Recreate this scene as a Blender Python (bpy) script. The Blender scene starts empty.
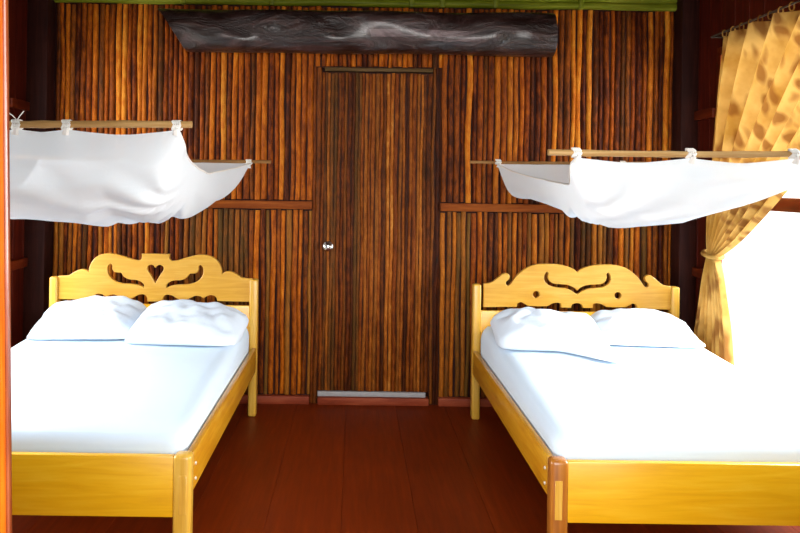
import bpy, bmesh, math, random
from mathutils import Vector, Matrix, noise
random.seed(7)
C = bpy.context.scene.collection
sc = bpy.context.scene

# ------------------------------------------------------------------ camera
F, VX, VY, H, D = 760.0, 355.0, 183.0, 1.507, 5.2
ROLL = 0.014
def unroll(px, py):
    rx, ry = px - VX, py - VY
    return rx + ROLL * ry, ry - ROLL * rx
def at(px, py, d):
    rx, ry = unroll(px, py)
    return Vector((rx * d / F, d - D, H - ry * d / F))
cam = bpy.data.cameras.new('camera')
cam.sensor_width = 36; cam.lens = F / 800 * 36
cam.shift_x = (400 - VX) / 800; cam.shift_y = (VY - 266.5) / 800
cam.clip_start = 0.05
co = bpy.data.objects.new('camera', cam); C.objects.link(co)
co.matrix_world = Matrix.Translation((0, -D, H)) @ Matrix.Rotation(math.pi / 2, 4, 'X') @ Matrix.Rotation(ROLL, 4, 'Z')
sc.camera = co
sc.view_settings.view_transform = 'Standard'
sc.view_settings.look = 'None'
sc.view_settings.exposure = 0.0

# ------------------------------------------------------------------ materials
def lin(r, g, b):
    f = lambda c: (c / 255 / 12.92) if c / 255 <= .04045 else ((c / 255 + .055) / 1.055) ** 2.4
    return (f(r), f(g), f(b), 1)
class NT:
    def __init__(s, name):
        s.m = bpy.data.materials.new(name); s.m.use_nodes = True
        s.t = s.m.node_tree; s.t.nodes.clear()
        s.out = s.n('ShaderNodeOutputMaterial')
    def n(s, typ, **kw):
        nd = s.t.nodes.new(typ)
        for k, v in kw.items():
            if k.startswith('_'): setattr(nd, k[1:], v)
        return nd
    def l(s, a, b): s.t.links.new(a, b)
    def coords(s, scale=(1, 1, 1), kind='Object'):
        tc = s.n('ShaderNodeTexCoord'); mp = s.n('ShaderNodeMapping')
        mp.inputs['Scale'].default_value = scale
        s.l(tc.outputs[kind], mp.inputs['Vector']); return mp.outputs['Vector']
    def noise(s, vec, scale, detail=4, rough=.55, dist=0):
        nd = s.n('ShaderNodeTexNoise'); nd.inputs['Scale'].default_value = scale
        nd.inputs['Detail'].default_value = detail; nd.inputs['Roughness'].default_value = rough
        nd.inputs['Distortion'].default_value = dist
        s.l(vec, nd.inputs['Vector']); return nd.outputs['Fac']
    def ramp(s, fac, stops):
        nd = s.n('ShaderNodeValToRGB'); e = nd.color_ramp.elements
        while len(e) < len(stops): e.new(.5)
        for k, (p, c) in enumerate(stops): e[k].position = p; e[k].color = c
        s.l(fac, nd.inputs['Fac']); return nd.outputs['Color']
    def mix(s, fac, a, b, mode='MIX'):
        nd = s.n('ShaderNodeMix', _data_type='RGBA', _blend_type=mode)
        for sock, v in ((nd.inputs[0], fac), (nd.inputs[6], a), (nd.inputs[7], b)):
            if hasattr(v, 'is_output'): s.l(v, sock)
            else: sock.default_value = v
        return nd.outputs[2]
    def math(s, op, a, b):
        nd = s.n('ShaderNodeMath', _operation=op)
        for sock, v in ((nd.inputs[0], a), (nd.inputs[1], b)):
            if hasattr(v, 'is_output'): s.l(v, sock)
            else: sock.default_value = v
        return nd.outputs[0]
    def attr(s, name):
        nd = s.n('ShaderNodeAttribute'); nd.attribute_name = name
        sp = s.n('ShaderNodeSeparateColor'); s.l(nd.outputs['Color'], sp.inputs[0]); return sp.outputs
    def bsdf(s, col, rough=.5, spec=.5, coat=0, bump=None, bstr=.3, bdist=.01, metal=0):
        b = s.n('ShaderNodeBsdfPrincipled')
        if hasattr(col, 'is_output'): s.l(col, b.inputs['Base Color'])
        else: b.inputs['Base Color'].default_value = col
        if hasattr(rough, 'is_output'): s.l(rough, b.inputs['Roughness'])
        else: b.inputs['Roughness'].default_value = rough
        b.inputs['Specular IOR Level'].default_value = spec
        b.inputs['Coat Weight'].default_value = coat; b.inputs['Coat Roughness'].default_value = .2
        b.inputs['Metallic'].default_value = metal
        if bump is not None:
            bp = s.n('ShaderNodeBump'); bp.inputs['Strength'].default_value = bstr; bp.inputs['Distance'].default_value = bdist
            s.l(bump, bp.inputs['Height']); s.l(bp.outputs[0], b.inputs['Normal'])
        return b.outputs[0]
    def done(s, sh): s.l(sh, s.out.inputs['Surface']); return s.m

def mat_reed(name, stops, rough=.38):
    n = NT(name); a = n.attr('tint')
    v = n.coords((1, 1, .10)); g = n.noise(v, 26, 4, .55)
    big = n.noise(n.coords((1, 1, .5)), 6, 3)
    fine = n.noise(n.coords((1, 1, .4)), 34, 4, .65)
    f = n.math('ADD', n.math('MULTIPLY', a[0], .62), n.math('MULTIPLY', g, .34))
    f = n.math('ADD', f, n.math('MULTIPLY', n.math('SUBTRACT', big, .5), .28))
    f = n.math('ADD', f, n.math('MULTIPLY', n.math('SUBTRACT', fine, .5), .75))
    c = n.ramp(f, stops)
    c = n.mix(n.math('MULTIPLY', a[1], .52), c, lin(112, 86, 36))
    return n.done(n.bsdf(c, .5, .10, 0, g, .3, .004))
M = {}
M['reed'] = mat_reed('varnished_reed', [(.0, lin(22, 6, 1)), (.25, lin(70, 24, 4)), (.48, lin(136, 62, 6)), (.7, lin(184, 98, 14)), (.95, lin(216, 144, 44))])
M['door_reed'] = mat_reed('dark_door_reed', [(.0, lin(24, 8, 2)), (.3, lin(66, 26, 5)), (.55, lin(116, 54, 9)), (.8, lin(158, 88, 24)), (1, lin(204, 140, 62))])
def mat_wood(name, c1, c2, c3, scale=(.6, 8, 8), rough=.35, coat=.4, nscale=6):
    n = NT(name); g = n.noise(n.coords(scale), nscale, 6, .6, .6)
    big = n.noise(n.coords((1, 2, 2)), 2.5, 3)
    f = n.math('ADD', n.math('MULTIPLY', g, .75), n.math('MULTIPLY', big, .3))
    c = n.ramp(f, [(.3, c1), (.52, c2), (.72, c3)])
    return n.done(n.bsdf(c, rough, .5 if coat > .25 else .12, coat if coat > .25 else 0, g, .08, .003))
YA, YB, YC = lin(218, 158, 8), lin(232, 176, 16), lin(240, 192, 40)
M['bed_x'] = mat_wood('yellow_varnished_wood', YA, YB, YC, (.5, 8, 7))
M['bed_y'] = mat_wood('yellow_varnished_rail_wood', lin(176, 112, 10), lin(200, 138, 18), lin(218, 164, 40), (8, .5, 7))
M['bed_head'] = mat_wood('pale_yellow_headboard_wood', lin(196, 142, 38), lin(210, 158, 52), lin(222, 176, 78), (.5, 8, 7))
M['bed_z'] = mat_wood('yellow_varnished_post_wood', lin(198, 146, 44), lin(214, 166, 58), lin(226, 184, 84), (8, 8, .5))
M['bed_shaded'] = mat_wood('shaded_end_post_wood', lin(130, 74, 16), lin(164, 98, 26), lin(186, 122, 42), (8, 8, .5))  # yellow post wood with the shade on the right bed's foot posts painted in
M['tenon'] = mat_wood('pale_tenon_wood', lin(196, 140, 40), lin(216, 168, 62), lin(226, 186, 92), (8, 8, .5))
M['dark_red'] = mat_wood('dark_red_board', lin(44, 10, 4), lin(66, 16, 6), lin(88, 26, 9), (6, 6, .4), .5, .1)
M['post_dark'] = mat_wood('dark_post_wood', lin(30, 11, 9), lin(44, 18, 14), lin(60, 27, 20), (6, 6, .4), .6, 0)
M['rail'] = mat_wood('red_brown_rail_wood', lin(96, 42, 8), lin(126, 60, 14), lin(150, 80, 24), (.5, 6, 6), .6, .1)
M['rail_y'] = mat_wood('red_brown_side_rail', lin(62, 18, 6), lin(86, 28, 9), lin(112, 46, 16), (6, .5, 6), .4, .2)
M['base'] = mat_wood('red_baseboard', lin(108, 42, 24), lin(136, 58, 34), lin(160, 80, 50), (.5, 6, 6), .5, .1)
M['jamb'] = mat_wood('orange_varnished_jamb', lin(214, 84, 4), lin(238, 108, 8), lin(250, 146, 30), (9, 9, .5), .4, .1)
M['jamb_edge'] = mat_wood('brown_jamb_edge', lin(96, 36, 12), lin(130, 56, 20), lin(160, 84, 36), (9, 9, .5), .3, .5)
M['lintel'] = mat_wood('dark_lintel', lin(60, 44, 20), lin(86, 64, 34), lin(110, 84, 50), (.5, 6, 6), .5, .1)
M['bamboo'] = mat_wood('dry_bamboo', lin(150, 112, 62), lin(184, 146, 92), lin(208, 176, 124), (.5, 9, 9), .45, .1)
M['bamboo_dark'] = mat_wood('brown_bamboo', lin(112, 76, 40), lin(142, 102, 58), lin(166, 128, 80), (.5, 9, 9), .45, .1)
M['green'] = mat_wood('olive_green_beam', lin(72, 80, 10), lin(104, 112, 20), lin(140, 142, 44), (.5, 6, 6), .5, .1)
def mat_floor():
    n = NT('red_stained_floor'); a = n.attr('tint')
    g = n.noise(n.coords((9, .6, 1)), 5, 5, .6, .4); big = n.noise(n.coords((1, 1, 1)), 1.6, 3)
    f = n.math('ADD', n.math('MULTIPLY', g, .5), n.math('ADD', n.math('MULTIPLY', a[0], .12), n.math('MULTIPLY', big, .25)))
    c = n.ramp(f, [(.25, lin(94, 28, 1)), (.5, lin(122, 41, 1)), (.75, lin(146, 58, 3))])
    return n.done(n.bsdf(c, n.math('ADD', n.math('MULTIPLY', big, .2), .40), .22, .0, g, .1, .003))
M['floor'] = mat_floor()
def mat_cloth(name, col, trans=.0, transp=.0, bscale=18, bstr=.25):
    n = NT(name); big = n.noise(n.coords(), bscale, 4, .5, .5)
    d = n.bsdf(col, .85, .15, 0, big, bstr, .01)
    sh = d
    if trans:
        t = n.n('ShaderNodeBsdfTranslucent'); t.inputs['Color'].default_value = col
        mx = n.n('ShaderNodeMixShader'); mx.inputs[0].default_value = trans
        n.l(d, mx.inputs[1]); n.l(t.outputs[0], mx.inputs[2]); sh = mx.outputs[0]
    if transp:
        t = n.n('ShaderNodeBsdfTransparent')
        mx = n.n('ShaderNodeMixShader'); mx.inputs[0].default_value = transp
        n.l(sh, mx.inputs[1]); n.l(t.outputs[0], mx.inputs[2]); sh = mx.outputs[0]
    return n.done(sh)
M['sheet'] = mat_cloth('white_cotton_sheet', (.70, .84, .97, 1), bscale=9, bstr=.12)
M['pillow'] = mat_cloth('white_pillow_cotton', (.74, .85, .97, 1), bscale=14, bstr=.3)
M['net'] = mat_cloth('white_net_mesh', (.88, .95, 1, 1), .32, .10, 16, .25)
M['tie'] = mat_cloth('white_net_tie', (.88, .88, .84, 1))
def mat_curtain():
    n = NT('gold_leaf_print_curtain')
    v = n.coords((1, 1.5, .55)); 
    wv = n.n('ShaderNodeTexNoise'); wv.inputs['Scale'].default_value = 5; n.l(v, wv.inputs['Vector'])
    mv = n.n('ShaderNodeMix', _data_type='VECTOR'); mv.inputs[0].default_value = .2
    n.l(v, mv.inputs[4]); n.l(wv.outputs['Color'], mv.inputs[5])
    vo = n.n('ShaderNodeTexVoronoi'); vo.inputs['Scale'].default_value = 11; n.l(mv.outputs[1], vo.inputs['Vector'])
    spots = n.ramp(vo.outputs['Distance'], [(.25, (1, 1, 1, 1)), (.48, (0, 0, 0, 1))])
    base = n.ramp(n.noise(n.coords(), 4, 4), [(.35, lin(160, 116, 44)), (.6, lin(196, 156, 84))])
    c = n.mix(n.math('MULTIPLY', spots, .8), base, lin(116, 66, 16))
    d = n.bsdf(c, .8, .2)
    t = n.n('ShaderNodeBsdfTranslucent'); n.l(c, t.inputs['Color'])
    mx = n.n('ShaderNodeMixShader'); mx.inputs[0].default_value = .14
    n.l(d, mx.inputs[1]); n.l(t.outputs[0], mx.inputs[2])
    return n.done(mx.outputs[0])
M['curtain'] = mat_curtain()
def mat_log():
    n = NT('dark_varnished_driftwood'); a = n.attr('tint')
    g = n.noise(n.coords((1, 3, 3)), 3.2, 6, .6, 2.5)
    c = n.ramp(g, [(.3, lin(16, 8, 7)), (.5, lin(38, 21, 18)), (.75, lin(80, 58, 56))])
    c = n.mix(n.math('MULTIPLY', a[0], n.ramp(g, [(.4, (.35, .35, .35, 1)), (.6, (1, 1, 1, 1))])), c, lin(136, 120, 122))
    return n.done(n.bsdf(c, .28, .5, .5, g, .9, .025))
M['log'] = mat_log()
def simple(name, col, rough=.5, metal=0, nz=.06):
    n = NT(name); g = n.noise(n.coords(), 30, 3)
    c = n.mix(n.math('MULTIPLY', g, nz * 4), col, tuple(x * .6 for x in col[:3]) + (1,))
    return n.done(n.bsdf(c, rough, .5, 0, None, metal=metal))
M['chrome'] = simple('steel_knob', (.8, .78, .75, 1), .18, 1)
M['bolt'] = simple('pale_bolt', (.75, .72, .65, 1), .4, .3)
M['door_leak'] = simple('pale_light_leak', lin(176, 176, 178), .6, 0, .2)  # pale grey stands in for daylight leaking under the door
M['wire'] = simple('dark_wire', lin(60, 50, 40), .5)
M['ground'] = simple('pale_sand', lin(226, 220, 205), .9)
M['ceil'] = simple('dark_ceiling', lin(58, 34, 20), .8)

# ------------------------------------------------------------------ mesh builder
class MB:
    def __init__(s): s.v = []; s.f = []; s.t = []; s.mi = []
    def add(s, vs, fs, tint=(0.5, 0), mi=0):
        o = len(s.v); s.v += [tuple(v) for v in vs]
        for f in fs: s.f.append([o + i for i in f]); s.t.append(tint); s.mi.append(mi)
    def bm(s, b, tint=(0.5, 0), mi=0):
        b.verts.ensure_lookup_table(); b.verts.index_update()
        s.add([v.co.copy() for v in b.verts], [[v.index for v in f.verts] for f in b.faces], tint, mi); b.free()
    def box(s, x0, x1, y0, y1, z0, z1, bev=0, seg=2, tint=(0.5, 0), mi=0, cuts=0):
        b = bmesh.new(); bmesh.ops.create_cube(b, size=1)
        for v in b.verts:
            v.co = Vector(((x0 + x1) / 2 + v.co.x * (x1 - x0), (y0 + y1) / 2 + v.co.y * (y1 - y0), (z0 + z1) / 2 + v.co.z * (z1 - z0)))
        if bev: bmesh.ops.bevel(b, geom=list(b.edges), offset=bev, segments=seg, affect='EDGES', profile=.5)
        s.bm(b, tint, mi)
    def tube(s, pts, rad, n=8, tint=(0.5, 0), mi=0, cap=True):
        pts = [Vector(p) for p in pts]; rings = []
        for i, p in enumerate(pts):
            d = (pts[min(i + 1, len(pts) - 1)] - pts[max(i - 1, 0)]).normalized()
            up = Vector((0, 0, 1)) if abs(d.z) < .9 else Vector((0, 1, 0))
            a = d.cross(up).normalized(); c = d.cross(a)
            r = rad(i) if callable(rad) else rad
            rings.append([p + (a * math.cos(2 * math.pi * k / n) + c * math.sin(2 * math.pi * k / n)) * r for k in range(n)])
        fs = [[i * n + k, i * n + (k + 1) % n, (i + 1) * n + (k + 1) % n, (i + 1) * n + k] for i in range(len(pts) - 1) for k in range(n)]
        if cap: fs += [list(range(n))[::-1], [(len(pts) - 1) * n + k for k in range(n)]]
        s.add([v for r in rings for v in r], fs, tint, mi)
    def grid(s, rows, tint=(0.5, 0), mi=0):
        m = len(rows[0]); vs = [v for r in rows for v in r]
        s.add(vs, [[i * m + j, i * m + j + 1, (i + 1) * m + j + 1, (i + 1) * m + j] for i in range(len(rows) - 1) for j in range(m - 1)], tint, mi)
    def build(s, name, mats, parent=None, smooth=True, angle=40, loc=None):
        loc = Vector(loc) if loc is not None else Vector((0, 0, 0))
        me = bpy.data.meshes.new(name)
        me.from_pydata([tuple(Vector(v) - loc) for v in s.v], [], s.f)
        ca = me.color_attributes.new('tint', 'FLOAT_COLOR', 'CORNER')
        buf = []
        for f, t in zip(s.f, s.t): buf += [t[0], t[1], 0, 1] * len(f)
        ca.data.foreach_set('color', buf)
        for m in (mats if isinstance(mats, list) else [mats]): me.materials.append(m)
        me.polygons.foreach_set('material_index', s.mi)
        me.update()
        b = bmesh.new(); b.from_mesh(me); bmesh.ops.recalc_face_normals(b, faces=b.faces); b.to_mesh(me); b.free()
        if smooth: me.shade_smooth(); me.set_sharp_from_angle(angle=math.radians(angle))
        o = bpy.data.objects.new(name, me); C.objects.link(o)
        if parent: o.parent = parent; 
        else: o.location = loc
        return o
def tag(o, label, cat, group=None):
    o['label'] = label; o['category'] = cat
    if group: o['group'] = group
    return o
def thing(name, loc, label, cat, group=None):
    o = bpy.data.objects.new(name, None); C.objects.link(o); o.location = loc; o.empty_display_size = .1
    return tag(o, label, cat, group)
def struct(o): o['kind'] = 'structure'; return o
def child(mb, name, mat, root, base, **kw):
    """mesh given in world coordinates, parented under an Empty standing at base"""
    return mb.build(name, mat, root, loc=base, **kw)

# ------------------------------------------------------------------ room shell
XL, XR, YF, ZC = -2.2, 2.28, -3.9, 3.0
ZB, RZ0, RZ1, ZT = .055, 1.322, 1.38, 2.71       # baseboard top, mid rail, reed top
DX0, DX1, DZ = -.235, .52, 2.292                  # door leaf
PL, PR = -2.06, 2.165                            # inner edges of corner posts

def reed(mb, x, z0, z1, r, y, tint, mi=0):
    n = 7; segs = max(5, int((z1 - z0) / .13)); rings = []
    ph = random.random() * 50; amp = .0075
    for i in range(segs + 1):
        z = z0 + (z1 - z0) * i / segs
        dx = noise.noise((ph, z * 2.2, 0)) * amp * 1.6; dy = noise.noise((ph, z * 2.0, 7)) * amp
        rr = r * (1 + .12 * noise.noise((ph, z * 5, 3)))
        rings.append([(x + dx - rr * math.cos(math.pi * k / (n - 1)), y + dy - rr * 1.0 * math.sin(math.pi * k / (n - 1)), z) for k in range(n)])
    vs = [v for q in rings for v in q]
    fs = [[i * n + k, i * n + k + 1, (i + 1) * n + k + 1, (i + 1) * n + k] for i in range(segs) for k in range(n - 1)]
    fs.append(list(range(n))); fs.append([segs * n + k for k in range(n)])
    mb.add(vs, fs, tint, mi)
def reeds(mb, x0, x1, z0, z1, pitch, y, mi=0, hue=.2, lo=.1, hi=1.0, gap=.92):
    x = x0; first = True
    while x < x1 - pitch * .4:
        w = pitch * random.uniform(.78, 1.2)
        if x + w > x1 - pitch * .35: w = x1 - x
        v = random.uniform(lo, hi)
        h = random.random() ** 2 * hue
        reed(mb, x + w / 2, z0 + random.uniform(0, .008), z1 - random.uniform(0, .012), w / 2 * gap, y, (v, h), mi)
        x += w
mb = MB()
# backing boards round the door leaf
mb.box(XL, DX0 - .055, 0, .08, 0, ZC, mi=1, tint=(.1, 0)); mb.box(DX1 + .065, XR, 0, .08, 0, ZC, mi=1, tint=(.1, 0)); mb.box(DX0 - .055, DX1 + .065, 0, .08, DZ + .02, ZC, mi=1, tint=(.1, 0))
mb.box(DX0 - .055, DX1 + .065, .05, .08, 0, DZ + .02, mi=1)
for (a, b) in ((PL, DX0 - .05), (DX1 + .065, PR)):
    reeds(mb, a, b, RZ1, ZT, .038, 0, hue=.35, lo=.1, hi=.95, gap=.86)
    reeds(mb, a, b, ZB, RZ0, .037, 0, hue=1.3, lo=.05, hi=.85, gap=.85)
reeds(mb, DX0 - .05, DX1 + .065, DZ + .006, ZT, .034, 0, hue=.25, lo=.05, hi=.75)
wall_back = struct(mb.build('wall_back', [M['reed'], M['post_dark']]))

mb = MB()
mb.box(DX0, DX1, -.005, .04, .085, DZ - .03, tint=(.05, 0))
reeds(mb, DX0, DX1, .085, DZ - .03, .0255, -.005, hue=.55, lo=.05, hi=1.0, gap=.95)
door = struct(mb.build('door_1', M['door_reed']))
mb = MB(); mb.box(DX0 + .02, DX1, -.03, .0, DZ - .024, DZ, .004); mb.build('top_rail', M['lintel'], door)
mb = MB(); mb.box(DX0, DX1 - .02, -.028, .03, .052, .085, .004); mb.build('light_leak_strip', M['door_leak'], door)  # added strip, coloured as the light leak below the door
k = at(328, 246.5, 5.16)
mb = MB()
prof = [(0, .034), (.006, .034), (.010, .026), (.014, .013), (.034, .012), (.040, .022), (.052, .029), (.064, .027), (.070, .018), (.072, .0)]
mb.tube([(k.x, -.016 - p[0], k.z) for p in prof], lambda i: max(prof[i][1], .0005), 20)
kn = mb.build('door_knob', M['chrome'], door); kn['label'] = 'round polished steel door knob'
mb = MB()
for (a, b) in ((DX0 - .055, DX0), (DX1, DX1 + .065)):
    reeds(mb, a, b, 0.0, DZ + .01, .028, -.008, hue=.4, lo=.05, hi=.6)
    mb.box(a, b, -.008, .05, 0, DZ + .03, tint=(.05, 0))
mb.box(DX0, DX1, .0, .05, DZ, DZ + .012, tint=(.05, 0))
struct(mb.build('trim_1', M['door_reed']))

mb = MB()
for (a, b) in ((PL, DX0 - .055), (DX1 + .065, PR)): mb.box(a, b, -.042, 0, RZ0 + .002, RZ1 - .002, .004)
struct(mb.build('trim_2', M['rail']))
mb = MB()
for (a, b) in ((XL, DX0 - .055), (DX1 + .065, XR)): mb.box(a, b, -.05, 0, 0, ZB, .005)
mb.box(DX0, DX1, -.05, 0.03, 0, .05, .005)
struct(mb.build('baseboard_back', M['base']))
for i, (a, b) in enumerate(((XL, PL), (PR, XR))):
    mb = MB(); mb.box(a, b, -.14, 0, 0, ZC, .008); struct(mb.build('trim_%d' % (3 + i), M['post_dark']))
# green beam above the reeds: split culms side by side
mb = MB()
for kz, r in ((ZT + .024, .026), (ZT + .072, .028)):
    pts = [(PL + (PR - PL) * i / 24, -.022 + .003 * math.sin(i * 2.1), kz + .003 * math.sin(i * 1.3)) for i in range(25)]
    mb.tube(pts, lambda i: r * (1.06 if i % 6 == 0 else 1), 12)
for xb in (.35, .56, .92, -.6, -1.2, 1.5): mb.box(xb, xb + .035, -.054, -.01, ZT - .004, ZT + .1, .006)
struct(mb.build('trim_5', M['green']))
mb = MB(); mb.box(PL, PR, -.1, 0, ZT + .1, ZT + .2, .01); struct(mb.build('trim_6', M['post_dark']))

# side walls of vertical boards with an opening each
WY0, WY1, WZ0, WZ1 = -2.6, -.45, .36, 2.34     # window opening
def side_wall(name, xi, sgn, n):
    xo = xi + sgn * .022
    mb = MB()
    def boards(y0, y1, z0, z1, w=.16):
        k = max(1, round((y1 - y0) / w)); st = (y1 - y0) / k
        for i in range(k):
            mb.box(min(xi, xo), max(xi, xo), y0 + i * st + .001, y0 + (i + 1) * st - .001, z0, z1, .004, 1, (random.random(), 0))
    boards(YF, WY0, 0, ZC); boards(WY1, 0, 0, ZC); boards(WY0, WY1, 0, WZ0); boards(WY0, WY1, WZ1, ZC)
    w = struct(mb.build(name, M['dark_red']))
    for z in (.95, 1.985):
        m = MB(); m.box(min(xi, xi - sgn * .03), max(xi, xi - sgn * .03), WY1 + .05, -.14, z - .03, z + .03, .004); m.build('wall_rail', M['rail_y'], w)
    fr = MB(); xa, xb = min(xi - sgn * .008, xo), max(xi - sgn * .008, xo)
    fr.box(xa, xb, WY1, WY1 + .05, WZ0 - .05, WZ1 + .05, .004); fr.box(xa, xb, WY0 - .05, WY0, WZ0 - .05, WZ1 + .05, .004)
    fr.box(xa, xb, WY0, WY1, WZ1, WZ1 + .05, .004)
    f = struct(fr.build('window_%d' % n, M['rail_y']))
    m = MB(); m.box(min(xi - sgn * .03, xo + sgn * .04), max(xi - sgn * .03, xo + sgn * .04), WY0 - .06, WY1 + .06, WZ0 - .04, WZ0, .005); m.build('window_sill', M['rail_y'], f)
    m = MB(); m.box(xi + sgn * .005, xi + sgn * .045, WY0, WY1, 1.395, 1.47, .004) if False else m.box(min(xi + sgn * .005, xi + sgn * .045), max(xi + sgn * .005, xi + sgn * .045), WY0, WY1, 1.385, 1.46, .004); m.build('transom_bar', M['rail_y'], f)
    return w
side_wall('wall_left', XL, -1, 2); side_wall('wall_right', XR, 1, 1)

mb = MB(); x = XL - .05 - .16
edges = [-2.25]; 
xx = -.375
while xx > XL: xx -= .335
xs = [xx + .335 * i for i in range(20)]
xs = [XL - .05] + [q for q in xs if XL < q < XR] + [XR + .05]
for a, b in zip(xs, xs[1:]):
    mb.box(a + .0005, b - .0005, YF - 1.0, .08, -.04, 0, .0008, 1, (random.random(), 0))
mb.box(XL - .05, XR + .05, YF - 1.0, .08, -.08, -.012, tint=(.1, 0))
struct(mb.build('floor', M['floor']))
mb = MB(); mb.box(XL - .05, XR + .05, YF - .2, .08, ZC, ZC + .06); struct(mb.build('ceiling', M['ceil']))
# front wall with the open doorway the photo is taken through
mb = MB()
JX = -.606
mb.box(XL - .05, JX - .13, YF - .06, YF, 0, ZC, tint=(.4, 0)); mb.box(1.25, XR + .05, YF - .06, YF, 0, ZC, tint=(.4, 0)); mb.box(JX - .13, 1.25, YF - .06, YF, 2.62, ZC)
struct(mb.build('wall_front', M['dark_red']))
def lean(o, k=.021):
    for v in o.data.vertices: v.co.x -= k * (v.co.z - .9)
mb = MB(); mb.box(JX - .13, JX, YF - .06, YF + .042, 0, 2.62, .004)
j = struct(mb.build('trim_7', M['jamb'])); lean(j)
mb = MB(); mb.box(JX - .05, JX + .004, YF + .042, YF + .056, 0, 2.62, .003); e = mb.build('jamb_edge', M['jamb_edge'], j); lean(e)
mb = MB(); mb.box(-30, 30, -30, 30, -.75, -.7); struct(mb.build('ground', M['ground']))

# ------------------------------------------------------------------ log over the door
def make_log():
    x0, x1 = at(158, 30, 5.06).x, at(552, 30, 5.06).x
    zc, hh, dd = 2.505, .140, .115
    n, m = 28, 70; rows = []; tints = []
    for i in range(m + 1):
        t = i / m; row = []
        for k in range(n):
            a = 2 * math.pi * k / n
            ca, sa = math.cos(a), math.sin(a)
            ca = math.copysign(abs(ca) ** .75, ca); sa = math.copysign(abs(sa) ** .75, sa)
            z = zc + hh * sa; 
            xa = x0 + .20 * min(1, max(0, (1 - (sa + 1) / 2))) ** .8
            x = xa + (x1 - xa) * t
            p = Vector((x, -.16 - dd * ca, z))
            nz = noise.noise((x * 2.6, z * 7, ca * 2)) * .034 + noise.noise((x * 6, z * 12, ca * 3)) * .014
            if ca > -.2: p.y -= nz
            p.z += noise.noise((x * 1.6, sa * .6, 5)) * .012
            p.y = min(p.y, -.048)
            row.append(p)
        rows.append(row)
    mb = MB()
    vs = [v for r in rows for v in r]
    for i in range(m):
        for k in range(n):
            idx = [i * n + k, i * n + (k + 1) % n, (i + 1) * n + (k + 1) % n, (i + 1) * n + k]
            c = sum((vs[q] for q in idx), Vector()) / 4
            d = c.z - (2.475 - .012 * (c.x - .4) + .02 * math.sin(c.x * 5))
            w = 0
            if .05 < c.x < .85 and c.y < -.2: w = max(0, 1 - abs(d) / .05) * min(1, (c.x - .05) / .06, (.85 - c.x) / .15)  # pale streak painted on as the doorway's glossy reflection
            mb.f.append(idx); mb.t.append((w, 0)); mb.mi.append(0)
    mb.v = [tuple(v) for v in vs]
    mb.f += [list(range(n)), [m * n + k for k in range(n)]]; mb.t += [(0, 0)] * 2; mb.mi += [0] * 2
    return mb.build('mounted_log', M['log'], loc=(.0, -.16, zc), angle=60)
tag(make_log(), 'dark varnished driftwood log mounted across the reed wall above the door', 'log')

# ------------------------------------------------------------------ beds
def smooth_outline(pts, n=6):
    """pts: (x, y) smooth or (x, y, 1) corner; closed Catmull-Rom"""
    out = []; N = len(pts)
    for i in range(N):
        p0, p1, p2, p3 = (pts[(i + k) % N] for k in (-1, 0, 1, 2))
        a, b = Vector(p1[:2]), Vector(p2[:2])
        m1 = (b - Vector(p0[:2])) * .5 if len(p1) == 2 else (b - a) * 1
        m2 = (Vector(p3[:2]) - a) * .5 if len(p2) == 2 else (b - a) * 1
        L = (b - a).length
        for mm in (m1, m2):
            if mm.length > L * 1.1: mm *= L * 1.1 / mm.length
        for k in range(n):
            t = k / n; t2, t3 = t * t, t * t * t
            out.append(a * (2 * t3 - 3 * t2 + 1) + m1 * (t3 - 2 * t2 + t) + b * (-2 * t3 + 3 * t2) + m2 * (t3 - t2))
    return out
def cut_panel(name, outlines, th, mat, parent, base, yc):
    """flat fretwork panel; outlines in world x, z"""
    cu = bpy.data.curves.new(name, 'CURVE'); cu.dimensions = '2D'; cu.fill_mode = 'BOTH'
    cu.extrude = th / 2 - .004; cu.bevel_depth = .004; cu.bevel_resolution = 1; cu.offset = -.004
    for o in outlines:
        sp = cu.splines.new('POLY'); sp.points.add(len(o) - 1); sp.use_cyclic_u = True
        for q, p in zip(sp.points, o): q.co = (p[0], p[1], 0, 1)
    tmp = bpy.data.objects.new('tmp', cu); C.objects.link(tmp)
    me = bpy.data.meshes.new_from_object(tmp.evaluated_get(bpy.context.evaluated_depsgraph_get()))
    bpy.data.objects.remove(tmp)
    me.name = name
    for v in me.vertices:
        x, z, t = v.co; v.co = (x - base[0], yc - t - base[1], z - base[2])
    b = bmesh.new(); b.from_mesh(me); bmesh.ops.recalc_face_normals(b, faces=b.faces); b.to_mesh(me); b.free()
    me.materials.clear(); me.materials.append(mat)
    me.shade_smooth(); me.set_sharp_from_angle(angle=math.radians(35))
    o = bpy.data.objects.new(name, me); C.objects.link(o); o.parent = parent
    return o
DH, DF = 4.87, 2.95
def px_panel(pts, cx_px, mirror=False):
    out = []
    for p in pts:
        x = 2 * cx_px - p[0] if mirror else p[0]
        # measured on the left half; the roll is taken out about the panel centre
        rx, ry = p[0] - VX, p[1] - VY
        z = H - (ry - ROLL * rx) * DH / F
        xc = (cx_px - VX + ROLL * 100) * DH / F
        xw = xc + (x - cx_px) * DH / F
        out.append((xw, z) + tuple(p[2:]))
    return out
def sym(pts, cx):  # left half outline (starting and ending at the centre) -> full
    l = px_panel(pts, cx); r = px_panel(pts, cx, True)[::-1]
    return l + r
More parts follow.
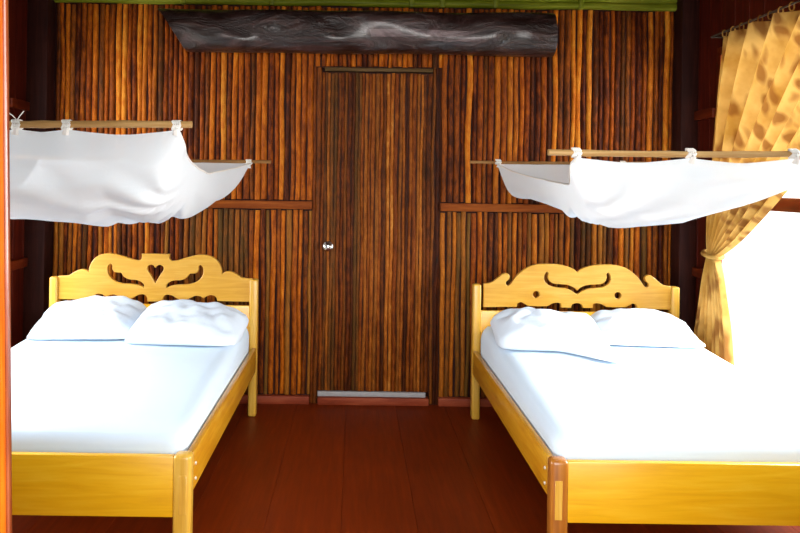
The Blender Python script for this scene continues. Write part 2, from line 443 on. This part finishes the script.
def make_bed(cx, hw, head_cx_px, outline, holes, low_top_px, label, post_mat):
    yH, yF = DH - D, DF - D
    base = (cx, (yH + yF) / 2, 0)
    root = thing('double_bed', base, label, 'bed', 'yellow wooden double beds')
    zr0, zr1 = .292, .442
    yp = yH + .03
    cut_panel('headboard', [smooth_outline(outline)] + [smooth_outline(h) for h in holes], .032, M['bed_head'], root, base, yp)
    zp = max(p[1] for p in outline[:3]) if False else sorted(p[1] for p in outline)[0]
    ztop = outline[-1][1] if False else POST_TOP
    for s in (-1, 1):
        mb = MB(); xo = cx + s * hw; xi = xo - s * .052
        mb.box(min(xo, xi), max(xo, xi), yp - .035, yp + .035, 0, ztop, .012, 3)
        child(mb, 'head_post', M['bed_z'], root, base)
    mb = MB(); mb.box(cx - hw + .052, cx + hw - .052, yp - .014, yp + .014, .30, low_top_px, .004)
    child(mb, 'lower_headboard', M['bed_x'], root, base)
    for s in (-1, 1):
        mb = MB(); xo = cx + s * hw; xi = xo - s * .07
        mb.box(min(xo, xi), max(xo, xi), yF - .035, yF + .035, 0, .452, .018, 4)
        fp = child(mb, 'foot_post', post_mat, root, base)
        mb = MB(); xa = xo - s * .016; xb = xo - s * .044
        mb.box(min(xa, xb), max(xa, xb), yF - .038, yF - .03, .225, .375, .001, 1)
        t = child(mb, 'tenon', M['tenon'], fp, base); t['label'] = 'pale rectangular tenon end'
        mb = MB(); xo2 = cx + s * (hw - .002); xi2 = xo2 - s * .03
        mb.box(min(xo2, xi2), max(xo2, xi2), yF + .035, yp - .035, zr0, zr1, .004)
        r = child(mb, 'side_rail', M['bed_y'], root, base)
        for zb in (.33, .39):
            mb = MB(); mb.tube([(xo2 - s * .004, yF + .06, zb), (xo2 + s * .004, yF + .06, zb), (xo2 + s * .006, yF + .06, zb)], lambda i: (.007, .007, .004)[i], 10)
            b = child(mb, 'bolt', M['bolt'], r, base); b['label'] = 'small pale bolt head'
    mb = MB(); mb.box(cx - hw + .07, cx + hw - .07, yF - .016, yF + .016, .205, .442, .005)
    child(mb, 'footboard', M['bed_x'], root, base)
    mb = MB()
    for i in range(9):
        ya = yF + .12 + i * (yp - yF - .3) / 8
        mb.box(cx - hw + .032, cx + hw - .032, ya - .04, ya + .04, .332, .352, .002)
    child(mb, 'bed_slats', M['bed_x'], root, base)
    return root

# left bed fretwork (pixels read on its left half, mirrored)
CXL = 154.6
oL = [(154.6, 254, 1), (140.3, 254, 1), (140.8, 256.5), (140.2, 259.3), (137.5, 260.6), (131.5, 259.6), (124, 257), (113.5, 254.2), (104.5, 253.7), (96.3, 256.3), (91, 261.5), (88.3, 267.5), (87.7, 272, 1), (83.5, 269.8), (78.3, 269.8), (72.3, 272.8), (67, 275.6), (57, 276.2, 1),
      (57, 299.6, 1), (92, 299.8, 1), (94, 295.5), (98.5, 294), (103, 295.5), (106, 297.5, 1), (109, 295.6), (114, 295.2), (119, 297.4), (125, 299.5), (131, 299), (138, 295.4), (143.5, 295), (146.6, 298), (146.8, 302, 1), (154.6, 302, 1)]
hL_sw = [(109.6, 264.2), (107.0, 266.5), (106.8, 272.5), (109.8, 278), (115, 281.8), (122.5, 283.8), (131.5, 284.3), (139, 285.8), (143.2, 287.8, 1), (143.2, 285), (140, 282), (135.5, 280.4), (128.5, 279.8), (123.2, 277.2), (120.2, 273.2), (117.8, 273, 1), (113.8, 272.4), (111.4, 269.6), (111.2, 266)]
heart = [(154.6, 268.2, 1), (152.5, 265.8), (149.5, 265.2), (146.8, 267), (146.8, 270.4), (150, 275.5), (154.6, 283.4, 1)]
def full(pts, cx):
    l = px_panel(pts, cx); r = px_panel(pts[1:-1], cx, True)[::-1]; return l + r
OUTL = full(oL, CXL)
HOL = [px_panel(hL_sw, CXL), px_panel(hL_sw, CXL, True)[::-1], full(heart, CXL)]
POST_TOP = at(53, 276.8, DH).z
bedL = make_bed(-1.283, .668, CXL, OUTL, HOL, at(57, 303.5, DH).z, 'yellow wooden double bed with a heart-cut headboard, left of the reed door', M['bed_z'])
CXR = 578.0
oR = [(578, 272.4, 1), (575, 269.8), (569, 267), (560, 264.8), (549.5, 264), (539, 264.3), (530, 266.7), (522.5, 271.2), (516.5, 276.8), (511.7, 283.5), (509, 285.8), (506.8, 284.8), (506.8, 282), (509.3, 279.8), (510.2, 277), (508.7, 274.2), (504.5, 273.6), (499.3, 277.2), (492.5, 282.4), (484, 284.2, 1),
      (484, 307.6, 1), (518, 307.4, 1), (518.5, 304), (522, 302.6), (525.5, 304.5), (530, 306.5), (548, 306.6), (553, 304.2), (558, 303.2), (561.5, 304.2), (562, 308, 1), (572, 308.4, 1), (573.5, 305), (578, 303.6)]
sw = [(547, 272.3), (545, 275.5), (544.8, 280), (547.5, 284), (552.5, 286.8), (559.5, 288), (566, 288.6), (571.5, 290.6), (578, 294.8, 1)]
sw_in = [(578, 290.8, 1), (573, 287), (567.5, 285.2), (560, 284.6), (554, 283.8), (550, 281.2), (548.4, 277.5), (548.8, 274)]
def hole_c(cxp, cyp, r): return [(cxp + r * math.cos(a * math.pi / 5), cyp + r * math.sin(a * math.pi / 5)) for a in range(10)]
dot = hole_c(537, 294.8, 3.3)
OUTR = px_panel(oR, CXR) + px_panel(oR[1:-1], CXR, True)[::-1]
l = px_panel(sw, CXR); r = px_panel(sw[:-1], CXR, True)[::-1]; ri = px_panel(sw_in[1:], CXR, True); li = px_panel(sw_in, CXR)[::-1]
ubar = l + r + ri[::-1] + [px_panel(sw_in, CXR)[0]] + px_panel(sw_in[1:], CXR)
# order: left outer -> centre -> right outer up -> right inner down -> centre -> left inner up
ubar = l + r + px_panel(sw_in[1:], CXR, True)[::-1] + px_panel(sw_in, CXR)
HOR = [ubar, px_panel(dot, CXR), px_panel(dot, CXR, True)[::-1]]
POST_TOP = at(480, 284.3, DH).z
bedR = make_bed(1.43, .662, CXR, OUTR, HOR, at(484, 311, DH).z, 'yellow wooden double bed with a horn-shaped headboard cutout, beside the bright window', M['bed_shaded'])

def make_mattress(cx, hw, label):
    yb, yf = DH - D - .012, DF - D + .045
    b = bmesh.new(); bmesh.ops.create_cube(b, size=1)
    bmesh.ops.subdivide_edges(b, edges=list(b.edges), cuts=30, use_grid_fill=True)
    for v in b.verts:
        u = v.co * 2
        # rounded box
        e = 9
        k = (abs(u.x) ** e + abs(u.y) ** e + abs(u.z) ** 4) ** (1 / 9) if False else 1
        rr = .16
        q = Vector((u.x, u.y, u.z))
        sx = max(0, abs(q.x) - (1 - .10)) / .10; sy = max(0, abs(q.y) - (1 - .07)) / .07; sz = max(0, abs(q.z) - .25) / .75
        L = math.sqrt(sx * sx + sy * sy + sz * sz)
        if L > 1e-6:
            mx = max(sx, sy, sz); f = mx / L
            q.x = math.copysign((1 - .10) + .10 * sx * f, u.x) if sx > 0 else q.x
            q.y = math.copysign((1 - .07) + .07 * sy * f, u.y) if sy > 0 else q.y
            q.z = math.copysign(.25 + .75 * sz * f, u.z) if sz > 0 else q.z
        y = (yb + yf) / 2 + q.y * (yb - yf) / 2
        tt = (y - yf) / (yb - yf)
        zt = .522 + .098 * tt; zb = .354
        x = cx + q.x * hw
        z = zb + (zt - zb) * (q.z + 1) / 2
        if u.z > 0: z += .006 * noise.noise((x * 3, y * 3, 0)) + .004 * noise.noise((x * 9, y * 5, 3))
        v.co = (x, y, z)
    mb = MB(); mb.bm(b)
    o = mb.build('mattress', M['sheet'], loc=(cx, (yb + yf) / 2, .354), angle=70)
    return tag(o, label, 'mattress', 'mattresses under white fitted sheets')
make_mattress(-1.283, .628, 'mattress in a plain white fitted sheet on the heart-headboard bed')
make_mattress(1.43, .622, 'mattress in a plain white fitted sheet on the bed beside the window')

def make_pillow(c, a, b, h, tilt, yaw, roll, label, seed, pulls=()):
    n = 36
    def surf(sgn):
        rows = []
        for i in range(n + 1):
            row = []
            for j in range(n + 1):
                u, v = i / n * 2 - 1, j / n * 2 - 1
                x = a * u * (1 - .05 * (1 - v * v) * u * u - .13 * u * u * v ** 4); y = b * v * (1 - .06 * (1 - u * u) * v * v - .15 * v * v * u ** 4)
                t = max(0, (1 - u ** 4) * (1 - v ** 4)) ** .62
                t *= .82 + .18 * (1 - u * u)
                edge = (1 - abs(u) ** 8) * (1 - abs(v) ** 8)
                z = sgn * h * t + edge * (.024 * noise.noise((u * 2.2 + seed, v * 2.2, sgn)) + .015 * noise.noise((u * 5 + seed, v * 4, sgn * 2)))
                ang = math.atan2(v, u) * 7 + seed
                z += sgn * .006 * math.sin(ang) * (u * u + v * v) * .5 * edge
                p = Vector((x, y, z))
                for (pu, pv, off, rad) in pulls:
                    w = max(0, 1 - math.hypot(u - pu, v - pv) / rad); p += Vector(off) * w * w * (3 - 2 * w)
                row.append(p)
            rows.append(row)
        return rows
    top, bot = surf(1), surf(-1)
    mb = MB(); mb.grid(top); mb.grid(bot)
    W = Matrix.Translation(c) @ Matrix.Rotation(yaw, 4, 'Z') @ Matrix.Rotation(tilt, 4, 'X') @ Matrix.Rotation(roll, 4, 'Y')
    vs = []
    for v in mb.v:
        p = W @ Vector(v)
        tt = (p.y - (DF - D + .045)) / 1.86
        zm = .522 + .098 * tt + .014
        if p.z < zm: p.z = zm + (p.z - zm) * .02
        vs.append(tuple(p))
    mb.v = vs
    me_o = mb.build('pillow', M['pillow'], angle=80, loc=c)
    bm_ = bmesh.new(); bm_.from_mesh(me_o.data); bmesh.ops.remove_doubles(bm_, verts=bm_.verts, dist=.0006); bmesh.ops.recalc_face_normals(bm_, faces=bm_.faces); bm_.to_mesh(me_o.data); bm_.free()
    me_o.data.shade_smooth()
    return tag(me_o, label, 'pillow', 'white bed pillows')
R = math.radians
make_pillow((-1.560, -.69, .640), .330, .25, .12, R(15), R(4), R(-2), 'white pillow at left of the heart-headboard bed, tucked behind its neighbour', 1.0)
make_pillow((-.955, -.78, .640), .340, .25, .12, R(15), R(-3), R(2), 'white pillow at the right end of the heart-headboard bed', 4.0)
make_pillow((1.135, -.79, .635), .335, .25, .12, R(12), R(-3), R(2), 'white pillow with a drooping corner at left of the bed by the window', 9.0, [(1, -1, (.01, -.22, -.04), 1.1)])
make_pillow((1.730, -.66, .612), .325, .25, .12, R(14), R(-5), R(2), 'white pillow nearest the tied gold curtain on the window-side bed', 13.0)

# ------------------------------------------------------------------ mosquito nets and their poles
def lerp_poly(tab, x):
    if x <= tab[0][0]: return tab[0][1]
    for (a, va), (b, vb) in zip(tab, tab[1:]):
        if x <= b:
            t = (x - a) / (b - a); return va + (vb - va) * t
    return tab[-1][1]
def vlerp(tab, t):
    n = len(tab) - 1; f = min(max(t, 0), 1) * n; i = min(int(f), n - 1); w = f - i
    p = [Vector(tab[min(max(i + k, 0), n)]) for k in (-1, 0, 1, 2)]
    w2, w3 = w * w, w * w * w
    return .5 * ((2 * p[1]) + (p[2] - p[0]) * w + (2 * p[0] - 5 * p[1] + 4 * p[2] - p[3]) * w2 + (3 * p[1] - p[0] - 3 * p[2] + p[3]) * w3)
def pole(p0, p1, r, label, mat, seed):
    n = 30; pts = []
    for i in range(n + 1):
        t = i / n; p = p0.lerp(p1, t); p.z += .004 * math.sin(t * 5 + seed) ; pts.append(p)
    mb = MB(); mb.tube(pts, lambda i: r * (1.16 if (i + int(seed)) % 6 == 0 else 1), 10)
    o = mb.build('hanging_bamboo_pole', mat, loc=p0)
    return tag(o, label, 'pole', 'bamboo poles holding the mosquito nets')
DN, DFAR = 2.95, 4.75
def tie_loop(mb, p, r, tail=.0):
    for dx in (-.012, -.004, .004, .012):
        pts = [(p.x + dx + .004 * math.sin(a), p.y + r * math.cos(a * math.pi / 8), p.z + r * math.sin(a * math.pi / 8)) for a in range(17)]
        mb.tube(pts, .005, 6, cap=False)
    mb.tube([(p.x, p.y - r, p.z), (p.x + .006, p.y - r - .004, p.z - r * .9), (p.x, p.y - .014, p.z - r - .022)], lambda i: (.006, .009, .014)[i], 6)
    if tail:
        for sg in (-1, 1):
            mb.tube([(p.x, p.y, p.z + r), (p.x + sg * .014, p.y - .006, p.z + r + tail * .5), (p.x + sg * .03, p.y - .008, p.z + r + tail * (1 if sg > 0 else .8))], .0022, 5)
def make_net(side, rim, belly, depth_x, xwall, pole_near, pole_far, ties_px, label, seed, thick=.0):
    """rim: end-edge points (px,py,depth); belly: (depth,z) section inside; both run near pole -> far pole"""
    s = -1 if side == 'left' else 1
    rim_w = [at(*p) for p in rim]
    belly_w = [(d - D, z) for d, z in belly]
    nx, ns = 90, 64
    pn0, pn1 = pole_near; pf0, pf1 = pole_far
    ties_x = sorted([at(px, py, DN).x for px, py in ties_px])
    def top_sag(x):
        d = min(abs(x - t) for t in ties_x)
        return .020 * min(1, d / .18) ** .8 + .012
    rows = []
    for i in range(nx + 1):
        t = (i / nx) ** 1.5        # denser at the open end
        row = []
        for k in range(ns + 1):
            q = k / ns
            e = vlerp([tuple(p) for p in rim_w], q)
            X = e.x + (xwall - e.x) * t
            dist = abs(X - e.x)
            yb, zb = vlerp([(a, b, 0) for a, b in belly_w], q)[:2]
            ft = abs(X - pn0.x) / abs(pn1.x - pn0.x)
            zn = pn0.lerp(pn1, ft).z; zf = pf0.lerp(pf1, abs(X - pf0.x) / abs(pf1.x - pf0.x)).z
            zline = zn + (zf - zn) * q
            zref = belly_w[0][1] + (belly_w[-1][1] - belly_w[0][1]) * q
            B = lerp_poly(depth_x, abs(X))
            zbel = zline - .005 - (zref - zb) * B
            zrim = zline + (e.z - (rim_w[0].z + (rim_w[-1].z - rim_w[0].z) * q)) - .005
            A = (1 - math.exp(-dist / (.055 - .03 * max(0, q - .5) * 2 + .10 * max(0, 1 - q * 5)))) ** .62
            mid = math.sin(math.pi * q) ** .7
            y = e.y + (yb - e.y) * A; z = zrim + (zbel - zrim) * A
            # sag between the ties along the near pole
            z -= top_sag(X) * max(0, 1 - q * 7)
            # creases: long diagonal folds running in from the open end
            wr = mid * min(1, dist / .04 + .25)
            dq = (q - .42) * 1.9; rr = math.hypot(dq, dist); an = math.atan2(dq, dist + .02)
            fold = .024 * math.sin(an * 15 + 2.5 * noise.noise((rr * 3, an * 1.5, seed))) * min(1, rr / .16) * math.exp(-rr * 1.3)
            big = .030 * noise.noise((X * 1.7 + seed, q * 3.2, 1)) + .020 * noise.noise((X * 1.6 + seed + q * 6, q * 13 - X * 1.2, 2)) + .006 * noise.noise((X * 7 + seed, q * 26, 2))
            n_up = math.sin(math.pi * min(1, q * 1.2))
            y += wr * (big + fold) * (1 if q < .35 else .4); z += wr * (big + fold) * (.25 if q < .35 else .7)
            X += wr * .006 * noise.noise((q * 14, dist * 9, seed + 4)) * math.exp(-dist * 4)
            row.append(Vector((X, y, z)))
        rows.append(row)
    base = Vector(((rim_w[0].x + xwall) / 2, (pn0.y + pf0.y) / 2, 1.3))
    root = thing('hanging_mosquito_net', base, label, 'mosquito net', 'white mosquito nets rolled up over the beds')
    mb = MB(); mb.grid(rows)
    child(mb, 'net_cloth', M['net'], root, base, angle=180)
    mb = MB(); mb.tube([r for r in rows[0]], .0045, 6)
    child(mb, 'net_hem', M['tie'], root, base)
    for x in ties_x:
        f = abs(x - pn0.x) / abs(pn1.x - pn0.x)
        p = pn0.lerp(pn1, f); mb = MB(); tie_loop(mb, p, .0165, .035 if (s < 0 and x == ties_x[0]) else 0)
        child(mb, 'tie', M['tie'], root, base)
    xe = rim_w[-1].x
    for x in (xe - s * -.02, xe + s * .8):
        p = pf0.lerp(pf1, abs(x - pf0.x) / abs(pf1.x - pf0.x)); mb = MB(); tie_loop(mb, p, .0135)
        child(mb, 'tie', M['tie'], root, base)
    return root
# left pair
n0 = at(192, 125.5, DN); f0 = at(271, 162.5, DFAR)
zl = at(10, 124.5, DN).z
n1 = Vector((XL, n0.y, n0.z + (zl - n0.z) * (XL - n0.x) / (at(10, 124, DN).x - n0.x))); f1 = Vector((XL, f0.y, f0.z + .01))
pole(n0, n1, .014, 'pale bamboo pole at the front edge of the left mosquito net', M['bamboo'], 1)
pole(f0, f1, .011, 'thin bamboo pole behind the left mosquito net, against the reed wall', M['bamboo_dark'], 2)
make_net('left', [(178.5, 129, 2.95), (184, 145, 2.98), (186, 156, 3.05), (193, 166, 3.2), (206.6, 175, 3.5), (219, 172.5, 3.85), (232, 169.5, 4.2), (244, 166.5, 4.5), (252, 164, 4.75)],
         [(2.95, 1.72), (2.90, 1.58), (2.90, 1.45), (2.98, 1.36), (3.25, 1.318), (3.7, 1.325), (4.2, 1.39), (4.58, 1.48), (4.75, 1.625)],
         [(0, 1), (.84, 1.0), (.955, .94), (1.05, 1.03), (1.41, .95), (2.3, .9)], -1.98, (n0, n1), (f0, f1), [(17, 123), (67, 124.5), (177, 125)],
         'white mosquito net slung over the heart-headboard bed, left of the door', 3.0)
# right pair
m0 = at(548, 152.5, DN); g0 = at(470, 161.5, DFAR)
zl = at(800, 154, DN).z
m1 = Vector((XR, m0.y, m0.z + (zl - m0.z) * (XR - m0.x) / (at(800, 154, DN).x - m0.x))); g1 = Vector((XR, g0.y, g0.z))
pole(m0, m1, .0125, 'brown bamboo pole at the front edge of the right mosquito net', M['bamboo'], 3)
pole(g0, g1, .010, 'thin bamboo pole behind the right mosquito net, against the reed wall', M['bamboo_dark'], 4)
make_net('right', [(578, 156, 2.95), (571.5, 164, 2.98), (570, 174, 3.03), (569, 183.5, 3.2), (560, 184, 3.45), (548, 181, 3.8), (528, 176, 4.15), (508, 169, 4.5), (495, 162, 4.75)],
         [(2.95, 1.63), (2.93, 1.53), (2.95, 1.43), (3.03, 1.365), (3.3, 1.335), (3.7, 1.345), (4.2, 1.37), (4.58, 1.40), (4.72, 1.43), (4.75, 1.62)],
         [(0, 1), (1.2, 1.03), (1.36, 1.0), (1.6, .74), (1.8, .42), (2.28, .3)], 2.04, (m0, m1), (g0, g1), [(576, 152.5), (690, 153), (793, 154)],
         'white mosquito net slung over the window-side bed, right of the door', 8.0)

# ------------------------------------------------------------------ curtains
def make_curtain(s, Xc, label, rodlabel, D=D):
    zrod = 2.42; yt = 4.62 - D; zt = 1.105
    base = Vector((s * Xc, -1.2, .36))
    root = thing('tied_curtain', base, label, 'curtain', 'gold leaf-print curtains tied back at the windows')
    mb = MB(); nu, nt = 150, 44
    def folds(u, k): return math.sin(u * math.pi * 2 * 8 + .8 * math.sin(u * 9)) * k
    rows = []
    for j in range(nt + 1):
        t = j / nt; row = []
        for i in range(nu + 1):
            u = i / nu
            y0 = (4.56 - D) + ((2.72 - D) - (4.56 - D)) * u
            p0 = Vector((y0, zrod - .012 * abs(math.sin(u * math.pi * 9)))); p2 = Vector((yt + .05 - .10 * u, zt + .03 - .05 * u))
            pa, pb = Vector((4.69 - D, 1.75)), Vector((4.0 - D, 1.30))
            p1 = pa.lerp(pb, u)
            p = p0 * (1 - t) ** 2 + p1 * 2 * t * (1 - t) + p2 * t * t
            amp = .042 * (1 - t) ** .8 + .020 * t
            X = s * Xc + folds(u, amp) - s * .02 * t + s * .012 * noise.noise((u * 12, t * 3, s))
            row.append(Vector((X, p.x, p.y)))
        rows.append(row)
    tail = []
    for j in range(1, 31):
        t = j / 30; row = []
        z = zt - .01 - t * .73
        for i in range(nu + 1):
            u = i / nu
            w = t ** .6
            ya = yt + .05 + (4.93 - D - (yt + .05)) * t ** .9 ; yb_ = yt - .05 + (4.36 - D - (yt - .05)) * w
            y = ya + (yb_ - ya) * u
            X = s * Xc - s * .02 * (1 - t) + folds(u, .020 + .016 * w) + .008 * noise.noise((u * 7, t * 3, 5))
            row.append(Vector((X, y, z - .02 * u)))
        tail.append(row)
    mb.grid(rows + tail)
    child(mb, 'drape', M['curtain'], root, base, angle=180)
    mb = MB()
    pts = [Vector((s * (Xc - .02) + .048 * math.cos(a), yt + .075 * math.sin(a), zt - .004 + .012 * math.sin(a))) for a in [2 * math.pi * k / 28 for k in range(29)]]
    mb.tube(pts, .014, 8, cap=False)
    child(mb, 'tie_band', M['curtain'], root, base)
    # loops over the rod
    for k in range(19):
        y = 4.55 - D - k * .1
        mb = MB()
        mb.tube([(s * Xc + .013 * math.cos(a), y, zrod + .012 + .022 * math.sin(a)) for a in [2 * math.pi * q / 10 for q in range(11)]], .004, 5, cap=False)
        child(mb, 'hanging_loop', M['curtain'], root, base)
    mb = MB(); y0, y1 = 4.72 - D, 2.6 - D
    xw = XR if s > 0 else XL
    mb.tube([(xw, y0, zrod + .024), (s * Xc, y0, zrod + .024), (s * Xc, y1, zrod + .024), (xw, y1, zrod + .024)], .006, 8)
    tag(mb.build('curtain_rod', M['wire'], loc=(s * Xc, y0, zrod + .024)), rodlabel, 'curtain rod', 'thin rods over the windows')
make_curtain(1, 2.2, 'gold leaf-print curtain tied back at the bright right window', 'thin dark rod carrying the gold curtain over the right window')
make_curtain(-1, 2.12, 'gold curtain at far left, its hanging tail seen beside the orange door jamb', 'thin dark rod carrying the gold curtain over the left window', D + .27)

# ------------------------------------------------------------------ light
w = bpy.data.worlds.new('sky'); sc.world = w; w.use_nodes = True
nt = w.node_tree; nt.nodes.clear()
out = nt.nodes.new('ShaderNodeOutputWorld'); bg = nt.nodes.new('ShaderNodeBackground')
tc = nt.nodes.new('ShaderNodeTexCoord'); sp = nt.nodes.new('ShaderNodeSeparateXYZ'); rp = nt.nodes.new('ShaderNodeValToRGB')
nt.links.new(tc.outputs['Generated'], sp.inputs[0]); nt.links.new(sp.outputs['Z'], rp.inputs['Fac'])
rp.color_ramp.elements[0].position = 0; rp.color_ramp.elements[0].color = (1, .98, .94, 1)
rp.color_ramp.elements[1].position = .7; rp.color_ramp.elements[1].color = (.78, .88, 1, 1)
nt.links.new(rp.outputs['Color'], bg.inputs['Color']); bg.inputs['Strength'].default_value = 2.2
nt.links.new(bg.outputs[0], out.inputs[0])
def area(name, loc, aim, sx, sy, power, col):
    l = bpy.data.lights.new(name, 'AREA'); l.shape = 'RECTANGLE'; l.size = sx; l.size_y = sy; l.energy = power; l.color = col
    o = bpy.data.objects.new(name, l); C.objects.link(o); o.location = loc
    o.rotation_euler = (Vector(aim) - Vector(loc)).to_track_quat('-Z', 'Y').to_euler()
area('daylight_right_window', (3.3, -1.5, 1.75), (1.3, -1.6, .6), 1.9, 1.9, 310, (1, .98, .95))
area('daylight_left_window', (-3.2, -1.5, 1.75), (-1.3, -1.6, .6), 1.9, 1.9, 210, (1, .98, .96))
area('daylight_doorway', (.4, -6.6, 2.1), (.1, 0, 1.2), 2.6, 2.0, 190, (1, .97, .93))
